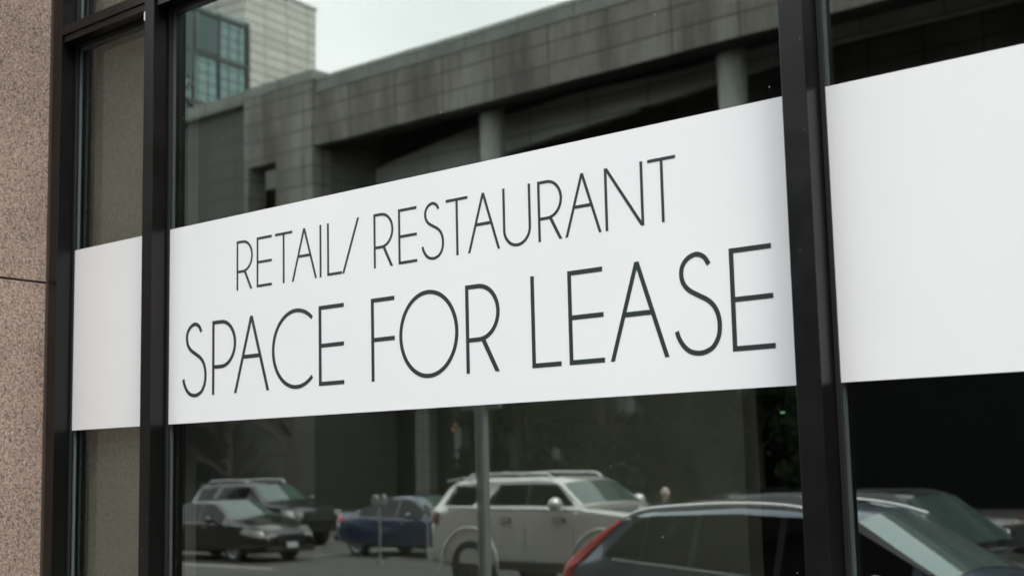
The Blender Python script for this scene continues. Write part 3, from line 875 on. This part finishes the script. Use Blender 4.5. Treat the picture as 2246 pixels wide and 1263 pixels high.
def wheel(parent, x, y, r, w=.22, spokes=5, m=RIM):
    t_ = MB()
    prof = [(r * .66, -w / 2), (r * .93, -w / 2), (r, -w * .36), (r, w * .36), (r * .93, w / 2), (r * .66, w / 2)]
    n = 40; vs = []
    for k in range(n):
        an = 2 * pi * k / n
        vs += [(cos(an) * a, b_, sin(an) * a) for a, b_ in prof]
    P_ = len(prof)
    fs = [(k * P_ + j, ((k + 1) % n) * P_ + j, ((k + 1) % n) * P_ + (j + 1) % P_, k * P_ + (j + 1) % P_) for k in range(n) for j in range(P_)]
    tyre = t_.add(vs, fs).build('wheel', TYRE, parent, (x, y, r), smooth=35)
    sg = 1 if y > 0 else -1
    rm = MB()
    rm.tube([(0, sg * w * .10, 0), (0, sg * w * .30, 0)], r * .14, 20)
    for k in range(n):
        a0, a1 = 2 * pi * k / n, 2 * pi * (k + 1) / n
        for ra, rb, ya, yb in ((r * .60, r * .67, w * .42, w * .5), (r * .59, r * .60, -w * .3, w * .42)):
            rm.add([(cos(a0) * ra, sg * ya, sin(a0) * ra), (cos(a1) * ra, sg * ya, sin(a1) * ra), (cos(a1) * rb, sg * yb, sin(a1) * rb), (cos(a0) * rb, sg * yb, sin(a0) * rb)], [(0, 1, 2, 3)])
    for k in range(spokes):
        an = 2 * pi * k / spokes + .3
        c_, s_ = cos(an), sin(an)
        for hw0, hw1 in ((r * .11, r * .07),):
            q = [(.1 * r, -hw0), (.61 * r, -hw1), (.61 * r, hw1), (.1 * r, hw0)]
            fr = [(c_ * u - s_ * v_, sg * (w * .30 if u < r * .3 else w * .38), s_ * u + c_ * v_) for u, v_ in q]
            bk = [(a, b_ - sg * .03, c) for a, b_, c in fr]
            rm.add(fr + bk, [(0, 1, 2, 3), (7, 6, 5, 4), (0, 4, 5, 1), (1, 5, 6, 2), (2, 6, 7, 3), (3, 7, 4, 0)])
    rm.build('rim', m, tyre, smooth=40)
    MB().tube([(0, -sg * w * .3, 0), (0, -sg * w * .28, 0)], r * .6, 24).build('brake_disc', BLACKP, tyre)
    MB().tube([(0, sg * w * .02, 0), (0, sg * w * .08, 0)], r * .655, 28).build('hub_backing', RIMBACK, tyre)
    return tyre

def mirror(parent, x, y, z, sg, m, sc=1):
    mb = MB()
    n = 10
    for lat in range(n):
        pass
    vs = []; rows = []
    for i in range(9):
        ph = pi * i / 8
        for k in range(14):
            th = 2 * pi * k / 14
            vs.append((.075 * sc * cos(ph), sg * .12 * sc * sin(ph) * cos(th) , .085 * sc * sin(ph) * sin(th)))
    fs = [(i * 14 + k, i * 14 + (k + 1) % 14, (i + 1) * 14 + (k + 1) % 14, (i + 1) * 14 + k) for i in range(8) for k in range(14)]
    mb.add(vs, fs)
    mb.add([(x_, y_ , z_) for x_, y_, z_ in ((-.02, -sg * .2, -.05), (.03, -sg * .2, -.05), (.03, -sg * .05, -.02), (-.02, -sg * .05, -.02), (-.02, -sg * .2, -.09), (.03, -sg * .2, -.09), (.03, -sg * .05, -.06), (-.02, -sg * .05, -.06))],
           [(0, 1, 2, 3), (7, 6, 5, 4), (0, 4, 5, 1), (1, 5, 6, 2), (2, 6, 7, 3), (3, 7, 4, 0)])
    return mb.build('wing_mirror', m, parent, (x, y + sg * .20, z), smooth=50)

def paint(name, col, metal=0, rough=.2):
    m = mat(name, col, rough, metal, 1.0)
    t, N, L, b = nodes(m)
    n1 = noise(t, 900, 2, .5, objvec(t))
    n2 = noise(t, 2.5, 4, .6, objvec(t))
    L.new(mixc(t, ramp(t, n1.outputs['Fac'], [(.3, tuple(c * .85 for c in col)), (.7, tuple(min(1, c * 1.15) for c in col))]).outputs['Color'],
          ramp(t, n2.outputs['Fac'], [(.3, (.88, .87, .85)), (.7, (1, 1, 1))]).outputs['Color'], 1.0, 'MULTIPLY'), b.inputs['Base Color'])
    return m

def seams(c, xs, parent, z0, top):
    for x in xs:
        for sg in (1, -1):
            zt_ = top(x)
            c.patch('door_seam', [(x - .006, z0), (x + .006, z0), (x + .006, zt_), (x - .006, zt_)], BLACKP, parent, sg, .002, 4)

def sedan(name, label, loc, col, L_=4.7, grille=True, rails=False, spokes=10, rz=0):
    t_ = thing(name, label, 'car', loc, rz)
    P_ = paint(name + '_paint', col)
    k = L_ / 4.7
    zt = [(0, .62), (.04, .90), (.12, 1.02), (.75 * k, 1.07), (1.55 * k, 1.36), (1.95 * k, 1.43), (2.45 * k, 1.44), (2.75 * k, 1.40), (3.45 * k, 1.02), (3.6 * k, .97), (4.35 * k, .84), (4.6 * k, .74), (4.7 * k, .58)]
    zs = [(0, .60), (.1, .92), (1, .93), (3.4 * k, .88), (4.4 * k, .78), (4.7 * k, .55)]
    w = [(0, .72), (.15, .84), (.6, .905), (2.4, .92), (3.9 * k, .905), (4.4 * k, .85), (4.7 * k, .66)]
    zb = [(0, .36), (.4, .22), (4.3 * k, .2), (4.7 * k, .28)]
    c = Car(zt, zs, w, zb, .22)
    c.body((.95 * k, 3.72 * k), .33, P_, t_)
    c.faces('side_window', [(1.0 * k, 1.62 * k), (1.68 * k, 2.32 * k), (2.38 * k, 3.25 * k)], (7, 8), CARGLASS, t_)
    c.faces('windscreen', [(2.78 * k, 3.42 * k)], (9, 11), CARGLASS_L, t_, .006)
    c.faces('rear_window', [(.8 * k, 1.53 * k)], (9, 11), CARGLASS, t_, .006)
    for sg in (1, -1):
        wheel(t_, .95 * k, sg * (interp(w, .95 * k) - .13), .33, .22, spokes)
        wheel(t_, 3.72 * k, sg * (interp(w, 3.72 * k) - .13), .33, .22, spokes)
        c.patch('tail_light', [(.03, .80), (.42, .86), (.45, .93), (.06, .94)], REDL, t_, sg)
        c.patch('headlight', [(3.98 * k, .66), (4.62 * k, .56), (4.55 * k, .70), (4.1 * k, .80)], HEADL, t_, sg)
        c.patch('door_handle', [(1.78 * k, .80), (1.95 * k, .80), (1.95 * k, .83), (1.78 * k, .83)], CHROME, t_, sg, .03, 3)
        c.patch('door_handle', [(2.6 * k, .79), (2.77 * k, .79), (2.77 * k, .82), (2.6 * k, .82)], CHROME, t_, sg, .03, 3)
        mirror(t_, 3.02 * k, sg * .86, .98, sg, P_)
    seams(c, (1.62 * k, 2.35 * k, 3.28 * k), t_, .32, lambda x: .86)
    xf = 4.7 * k
    MB().box((xf - .05, -.36, .42), (xf + .03, .36, .62)).build('grille', BLACKP, t_, bevel=.01)
    g_ = MB()
    for i in range(4): g_.box((xf + .02, -.34, .44 + i * .045), (xf + .045, .34, .452 + i * .045))
    g_.box((xf - .0, -.38, .61), (xf + .05, .38, .635)); g_.build('grille_bar', CHROME, t_)
    box('license_plate', (xf + .05, -.16, .33), (xf + .062, .16, .45), PLATE, t_)
    for sg in (1, -1):
        MB().box((xf - .17, sg * .42, .50), (xf - .01, sg * .66, .63)).build('headlight', HEADL, t_, bevel=.02)
    MB().box((-.05, -.78, .34), (.05, .78, .5)).build('rear_bumper', P_, t_, bevel=.03)
    MB().box((xf - .1, -.70, .22), (xf + .02, .70, .36)).build('front_bumper', BLACKP, t_, bevel=.03)
    return t_

def suv(name, label, loc, col, L_=4.82, Ht=1.78, light=False, rz=0, rails=True, glassm=CARGLASS, metal=0, Z_S=1.215, r=.395, WB=3.52, lip=1.24, rimm=None):
    t_ = thing(name, label, 'car', loc, rz)
    P_ = paint(name + '_paint', col, metal)
    k = L_ / 4.82; h = Ht / 1.78
    zt = [(0, .74), (.05, Z_S - .05), (.16, Z_S + .05), (.40, 1.66 * h), (.52, 1.74 * h), (1.2, 1.775 * h), (2.3 * k, Ht), (2.70 * k, 1.765 * h), (2.86 * k, 1.71 * h), (WB * k, Z_S + .035), ((WB + .12) * k, Z_S - .015), (4.45 * k, Z_S - .085), (4.68 * k, Z_S - .165), (4.78 * k, .92), (4.82 * k, .72)]
    zs = [(0, .72), (.08, Z_S - .075), (.6, Z_S), (3.5 * k, Z_S - .055), (4.5 * k, Z_S - .155), (4.82 * k, .7)]
    w = [(0, .80), (.12, .90), (.5, .955), (4.1 * k, .955), (4.6 * k, .90), (4.82 * k, .74)]
    zb = [(0, .48), (.5, .40), (4.2 * k, .38), (4.82 * k, .46)]
    c = Car(zt, zs, w, zb, .17)
    c.body((1.02 * k, 3.82 * k), r, P_, t_, r * (lip - 1) - .03)
    zw = Z_S + .035; zr = h * 1.665
    for sg in (1, -1):
        c.patch('quarter_window', [(.36, zw), (1.05 * k, zw), (1.34 * k, zr), (.60, zr - .02)], glassm, t_, sg, .012)
        c.patch('side_window', [(1.30 * k, zw), (2.22 * k, zw), (2.22 * k, zr), (1.60 * k, zr)], glassm, t_, sg, .012)
        c.patch('side_window', [(2.28 * k, zw), ((WB - .12) * k, zw - .01), (2.80 * k, zr - .01), (2.28 * k, zr)], glassm, t_, sg, .012)
        c.patch('door_pillar', [(2.22 * k, zw), (2.28 * k, zw), (2.28 * k, zr), (2.22 * k, zr)], BLACKP, t_, sg, .010, 4)
    c.faces('windscreen', [(2.89 * k, (WB - .03) * k)], (9, 11), CARGLASS_L, t_, .006)
    c.faces('rear_window', [(.18, .38)], (9, 11), CARGLASS, t_, .006)
    MB().prism([(.22, 1.70 * h), (.60, 1.755 * h), (.60, 1.79 * h), (.22, 1.755 * h)], -.62, .62).build('rear_spoiler', P_, t_, bevel=.01)
    for sg in (1, -1):
        for wx in (1.02 * k, 3.82 * k):
            ww = interp(w, wx)
            wheel(t_, wx, sg * (ww - .13), r, .26, 6, rimm or RIM)
            # flared arch lip
            a = [(wx + (r * lip) * cos(radians(q)), sg * (ww + .012), r + (r * lip) * sin(radians(q))) for q in range(-8, 189, 7)]
            MB().tube(a, .022, 8).build('wheel_arch', P_, t_, smooth=50)
        c.patch('tail_light', [(.02, Z_S - .235), (.26, Z_S - .285), (.30, Z_S - .085), (.07, Z_S - .045)], REDL if not light else REDD, t_, sg)
        c.patch('headlight', [(4.3 * k, .88), (4.76 * k, .82), (4.72 * k, .98), (4.36 * k, 1.04)], HEADL, t_, sg)
        for hx in (1.72 * k, 2.86 * k):
            c.patch('handle_recess', [(hx - .03, Z_S - .245), (hx + .23, Z_S - .245), (hx + .23, Z_S - .165), (hx - .03, Z_S - .165)], BLACKP, t_, sg, .003, 3)
            c.patch('door_handle', [(hx, Z_S - .225), (hx + .2, Z_S - .225), (hx + .2, Z_S - .185), (hx, Z_S - .185)], P_ if light else CHROME, t_, sg, .04, 3)
        c.patch('sill_trim', [(1.56 * k, .45), (3.28 * k, .45), (3.28 * k, .55), (1.56 * k, .55)], BLACKP, t_, sg, .02, 4)
        c.patch('belt_trim', [(.5, Z_S - .02), (3.40 * k, Z_S - .063), (3.40 * k, Z_S - .047), (.5, Z_S - .004)], CHROME if not light else BLACKP, t_, sg, .012, 6)
        mirror(t_, (WB - .30) * k, sg * .92, Z_S + .06, sg, P_, 1.25)
        if rails:
            zz = Ht
            MB().tube([(.75, sg * .66, zz - .035), (.85, sg * .66, zz + .045), (1.6, sg * .66, zz + .065), (2.5 * k, sg * .66, zz + .045), (2.62 * k, sg * .66, zz - .03)], .018, 8).build('roof_rail', SILVERRAIL, t_, smooth=50)
    seams(c, (1.44 * k, 2.25 * k, (WB - .1) * k), t_, .48, lambda x: Z_S - .075)
    xf = 4.82 * k
    MB().box((xf - .06, -.52, .70), (xf + .03, .52, .98)).build('grille', BLACKP, t_, bevel=.02)
    g_ = MB()
    for i in range(4): g_.box((xf + .02, -.50, .73 + i * .065), (xf + .05, .50, .752 + i * .065))
    g_.build('grille_bar', CHROME, t_)
    box('license_plate', (xf + .05, -.16, .50), (xf + .062, .16, .62), PLATE, t_)
    MB().box((-.08, -.84, .47), (.1, .84, .70)).build('rear_bumper', P_, t_, bevel=.04)
    MB().box((xf - .16, -.84, .42), (xf + .08, .84, .68)).build('front_bumper', P_, t_, bevel=.05)
    for sg in (1, -1):
        MB().box((xf - .18, sg * .56, .84), (xf - .01, sg * .80, .98)).build('headlight', HEADL, t_, bevel=.02)
    return t_

def crossover(name, label, loc, col, rz=0):
    """near wagon: tall curved tail lights, rising belt line and bright roof rails"""
    t_ = thing(name, label, 'car', loc, rz)
    P_ = paint(name + '_paint', col, .45, .28)
    zt = [(0, .92), (.05, 1.18), (.14, 1.30), (.58, 1.64), (.72, 1.715), (1.05, 1.765), (1.9, 1.80), (2.5, 1.775), (2.92, 1.70), (3.72, 1.23), (3.85, 1.18), (4.45, 1.03), (4.62, .92), (4.7, .72)]
    zs = [(0, .90), (.12, 1.27), (.65, 1.335), (1.46, 1.285), (2.3, 1.215), (3.6, 1.12), (4.4, .98), (4.7, .7)]
    w = [(0, .74), (.18, .86), (.6, .92), (2.4, .935), (3.9, .92), (4.4, .86), (4.7, .68)]
    zb = [(0, .42), (.5, .30), (4.2, .28), (4.7, .36)]
    c = Car(zt, zs, w, zb, .20)
    c.crown = .045
    c.body((.92, 3.66), .36, P_, t_)
    c.faces('roof_glass', [(1.05, 2.55)], (9, 11), BLACKP, t_, .006)
    for q in (1, -1): c.faces('windscreen_pillar', [(2.95, 3.69)], (8, 9), BLACKP, t_, .006, q)
    c.faces('side_window', [(1.02, 1.50), (1.56, 2.32), (2.38, 3.46)], (7, 8), CARGLASS, t_)
    c.faces('door_pillar', [(1.50, 1.56), (2.32, 2.38), (.93, 1.02)], (7, 8), BLACKP, t_, .007)
    c.patch('quarter_window', [(.62, 1.37), (1.0, 1.345), (1.0, 1.68), (.86, 1.64)], CARGLASS, t_, 1, .012)
    c.patch('quarter_window', [(.62, 1.37), (1.0, 1.345), (1.0, 1.68), (.86, 1.64)], CARGLASS, t_, -1, .012)
    c.faces('windscreen', [(2.95, 3.69)], (9, 11), CARGLASS_B, t_, .006)
    c.faces('rear_window', [(.2, .55)], (9, 11), CARGLASS, t_, .006)
    for sg in (1, -1):
        for wx in (.92, 3.66):
            wheel(t_, wx, sg * (interp(w, wx) - .13), .36, .23, 5)
        c.patch('tail_light', [(.015, .98), (.20, .98), (.28, 1.22), (.08, 1.22)], REDL, t_, sg, .02)
        c.patch('tail_light', [(.08, 1.225), (.235, 1.225), (.74, 1.66), (.60, 1.66)], REDL, t_, sg, .02, 12)
        c.patch('belt_trim', [(.72, 1.33), (3.45, 1.125), (3.45, 1.145), (.72, 1.352)], CHROME, t_, sg, .014, 10)
        c.patch('door_handle', [(1.72, 1.10), (1.92, 1.09), (1.92, 1.125), (1.72, 1.135)], P_, t_, sg, .035, 3)
        c.patch('door_handle', [(2.62, 1.05), (2.82, 1.04), (2.82, 1.075), (2.62, 1.085)], P_, t_, sg, .035, 3)
        c.patch('headlight', [(3.98, .88), (4.60, .74), (4.55, .88), (4.10, .99)], HEADL, t_, sg)
        mirror(t_, 3.30, sg * .88, 1.21, sg, P_, 1.1)
        pts = [(.80, sg * .69, 1.70), (1.0, sg * .69, 1.755), (1.5, sg * .695, 1.79), (1.95, sg * .695, 1.80), (2.35, sg * .692, 1.785), (2.7, sg * .688, 1.735), (2.95, sg * .68, 1.67)]
        MB().tube([tuple(p) for p in cr(pts, 5)], .026, 10).build('roof_rail', SILVERRAIL, t_, smooth=60)
    seams(c, (1.53, 2.35, 3.42), t_, .36, lambda x: 1.08)
    MB().box((4.62, -.40, .56), (4.72, .40, .78)).build('grille', BLACKP, t_, bevel=.02)
    MB().box((-.06, -.78, .42), (.08, .78, .66)).build('rear_bumper', P_, t_, bevel=.04)
    box('license_plate', (4.72, -.16, .44), (4.732, .16, .56), PLATE, t_)
    return t_

crossover('blue_grey_wagon', 'blue grey wagon with bright roof rails and curved red tail lights parked nearest the window', (-8.06, -6.8 - .935, -.075), (.095, .14, .19))
suv('white_suv', 'white sport utility car with dark windows waiting behind the blue grey wagon', (-16.78, -14.1 - .955, 0), (.82, .82, .78), light=True, metal=.5, Ht=1.90, Z_S=1.41, r=.45, WB=3.34, lip=1.40, rimm=mat('dark_grey_rim', (.10, .10, .10), .4, .5))
sedan('blue_sedan', 'dark blue sedan parked left of the white sport utility car', (-25.9, -20.0 - .92, 0), (.011, .03, .085), 4.5)
sedan('black_sedan', 'black sedan with bright headlights facing the window at far left', (-25.15 - 4.85, -17.2 - .92, 0), (.006, .006, .006), 4.85)
suv('black_suv', 'black sport utility car with chrome grille behind the black sedan', (-28.9 - 4.82, -21.3 - .955, 0), (.006, .007, .007))
suv('charcoal_suv', 'charcoal sport utility car seen past the right mullion', (-6.62 - 2.80, -11.0 - .955, 0), (.010, .010, .011), 4.6, 1.73, rails=False, Z_S=1.08, WB=3.60)
sl = suv('silver_hatchback', 'low silver car with orange indicators parked beyond the charcoal car', (-13.0, -18.0 - .955, 0), (.72, .72, .71), 4.6, 1.5, rails=False, Z_S=1.12, metal=.3)
for sg in (1, -1):
    MB().box((4.16, sg * .80, .90), (4.40, sg * .93, 1.0)).build('indicator', ORANGEL, sl, bevel=.02)

# ------------------------------------------------------------------ street furniture
sp = thing('sign_pole', 'grey steel pole with a small cross plate at its top on the kerb', 'pole', (-7.87, -5.78, .15))
MB().tube([(0, 0, 0), (0, 0, 2.62)], .057, 20).build('pole_tube', GALV, sp, smooth=40)
MB().tube([(0, 0, -.0), (0, 0, .12)], .10, 20).build('pole_base', GALV, sp, smooth=40)
MB().box((-.22, -.02, 2.42), (.22, .02, 2.47)).build('bracket', GALV, sp, bevel=.006)
MB().tube([(0, 0, 2.62), (0, 0, 2.66)], .062, 20).build('pole_cap', GALV, sp, smooth=40)
for x, z_, lb, two in ((-22.56, 1.30, 'twin head parking meter on a thin post in front of the blue sedan', True), (-21.05, 1.1, 'single head parking meter on a thin post beside the blue sedan', False)):
    pm = thing('parking_meter', lb, 'parking meter', (x, -18.5, 0))
    MB().tube([(0, 0, 0), (0, 0, z_)], .022, 10).build('post', GALV, pm, smooth=40)
    MB().tube([(0, 0, 0), (0, 0, .05)], .09, 14).build('post_base', GALV, pm, smooth=40)
    for dx in ((-.13, .13) if two else (0,)):
        h_ = MB().prism([(dx - .07, z_), (dx + .07, z_), (dx + .085, z_ + .14), (dx + .05, z_ + .21), (dx - .05, z_ + .21), (dx - .085, z_ + .14)], -.05, .05).build('meter_head', mat('meter_grey', (.28, .31, .31), .4, .4), pm, bevel=.012)
    if two: MB().box((-.2, -.02, z_ - .03), (.2, .02, z_)).build('yoke', GALV, pm)

# ------------------------------------------------------------------ person beyond the white car
def person(loc, rz):
    t_ = thing('person', 'bald person in a dark jacket walking beyond the white car', 'person', loc, rz)
    J = {'pel': (0, 0, .93), 'waist': (0, 0, 1.08), 'chest': (0, .01, 1.28), 'neck': (0, .01, 1.43), 'head0': (0, .015, 1.49),
         'shL': (.17, .0, 1.37), 'elL': (.23, -.03, 1.10), 'wrL': (.22, .07, .88), 'haL': (.215, .10, .80),
         'shR': (-.17, .0, 1.37), 'elR': (-.23, .02, 1.10), 'wrR': (-.23, -.02, .86), 'haR': (-.225, -.02, .78),
         'hiL': (.09, 0, .90), 'knL': (.10, .10, .50), 'anL': (.10, .08, .09), 'toL': (.10, .23, .04),
         'hiR': (-.09, 0, .90), 'knR': (-.10, .0, .49), 'anR': (-.10, -.18, .12), 'toR': (-.10, -.05, .04)}
    rad = {'pel': .135, 'waist': .125, 'chest': .145, 'neck': .055, 'head0': .05, 'sh': .065, 'el': .045, 'wr': .032, 'ha': .035, 'hi': .09, 'kn': .062, 'an': .042, 'to': .035}
    ed = [('pel', 'waist'), ('waist', 'chest'), ('chest', 'neck'), ('neck', 'head0'), ('chest', 'shL'), ('shL', 'elL'), ('elL', 'wrL'), ('wrL', 'haL'), ('chest', 'shR'), ('shR', 'elR'), ('elR', 'wrR'), ('wrR', 'haR'),
          ('pel', 'hiL'), ('hiL', 'knL'), ('knL', 'anL'), ('anL', 'toL'), ('pel', 'hiR'), ('hiR', 'knR'), ('knR', 'anR'), ('anR', 'toR')]
    ks = list(J)
    me = bpy.data.meshes.new('body'); me.from_pydata([J[k] for k in ks], [(ks.index(a), ks.index(b_)) for a, b_ in ed], [])
    o = bpy.data.objects.new('body', me); COL.objects.link(o)
    md = o.modifiers.new('s', 'SKIN')
    for i, k in enumerate(ks):
        r = rad.get(k, rad.get(k[:2], .05)); d = me.skin_vertices[0].data[i]; d.radius = (r, r * .8); d.use_root = (i == 0)
    sb = o.modifiers.new('u', 'SUBSURF'); sb.levels = 2; sb.render_levels = 2
    dg = bpy.context.evaluated_depsgraph_get(); m2 = bpy.data.meshes.new_from_object(o.evaluated_get(dg)); o.modifiers.clear(); o.data = m2
    SKIN = mat('skin', (.70, .58, .52), .45); JK = mat('dark_jacket', (.03, .032, .04), .85); TR = mat('dark_trousers', (.02, .022, .03), .85)
    for m_ in (JK, TR, SKIN): m2.materials.append(m_)
    for p in m2.polygons:
        z_ = p.center.z; p.use_smooth = True
        p.material_index = 2 if (z_ > 1.44 or (abs(p.center.x) > .17 and z_ < .86)) else (1 if z_ < .92 else 0)
    o.parent = t_
    # head with face
    bm = bmesh.new(); bmesh.ops.create_uvsphere(bm, u_segments=28, v_segments=20, radius=.1)
    for v_ in bm.verts:
        x, y, z_ = v_.co
        v_.co = (x * .80, y * 1.0, z_ * 1.2)
        if z_ < 0: v_.co.x *= 1 - .25 * (-z_ / .1); v_.co.y += .012 * (-z_ / .1)
        if y > .07 and abs(x) < .02 and -.03 < z_ < .02: v_.co.y += .018
        if y > .06 and .015 < abs(x) < .05 and .0 < z_ < .03: v_.co.y -= .006
    me = bpy.data.meshes.new('head'); bm.to_mesh(me); bm.free(); me.materials.append(SKIN)
    for p in me.polygons: p.use_smooth = True
    h_ = bpy.data.objects.new('head', me); COL.objects.link(h_); h_.parent = t_; h_.location = (0, .03, 1.58)
    for sx in (-1, 1):
        MB().tube([(sx * .072, .0, -.03), (sx * .086, -.008, .0), (sx * .08, -.01, .03)], [.008, .014, .010], 8).build('ear', SKIN, h_, smooth=60)
        MB().tube([(sx * .03, .083, .012), (sx * .03, .089, .012)], .011, 8).build('eye', mat('eye_dark', (.03, .025, .02), .3), h_)
        MB().tube([(sx * .045, .08, .034), (sx * .016, .092, .036)], .004, 6).build('eyebrow', mat('brow', (.12, .09, .07), .8), h_)
    MB().tube([(-.022, .088, -.052), (0, .095, -.053), (.022, .088, -.052)], .005, 6).build('mouth', mat('lips', (.35, .14, .12), .5), h_)
    for s_, c_ in ((1, J['haL']), (-1, J['haR'])):
        hb = MB()
        for f in range(4):
            hb.tube([(c_[0] - .004, c_[1] - .027 + f * .018, c_[2] - .02), (c_[0] - s_ * .006, c_[1] - .027 + f * .018, c_[2] - .062 - (.008 if f in (1, 2) else 0)), (c_[0] - s_ * .02, c_[1] - .025 + f * .017, c_[2] - .092 - (.01 if f in (1, 2) else 0))], [.009, .008, .006], 6)
        hb.tube([(c_[0], c_[1] + .025, c_[2] + .01), (c_[0] - s_ * .01, c_[1] + .05, c_[2] - .03)], [.010, .007], 6)
        hb.build('fingers', SKIN, t_, smooth=60)
    return t_
person((-15.07, -18.83, 0), radians(-70)).scale = (.95, .95, .95)
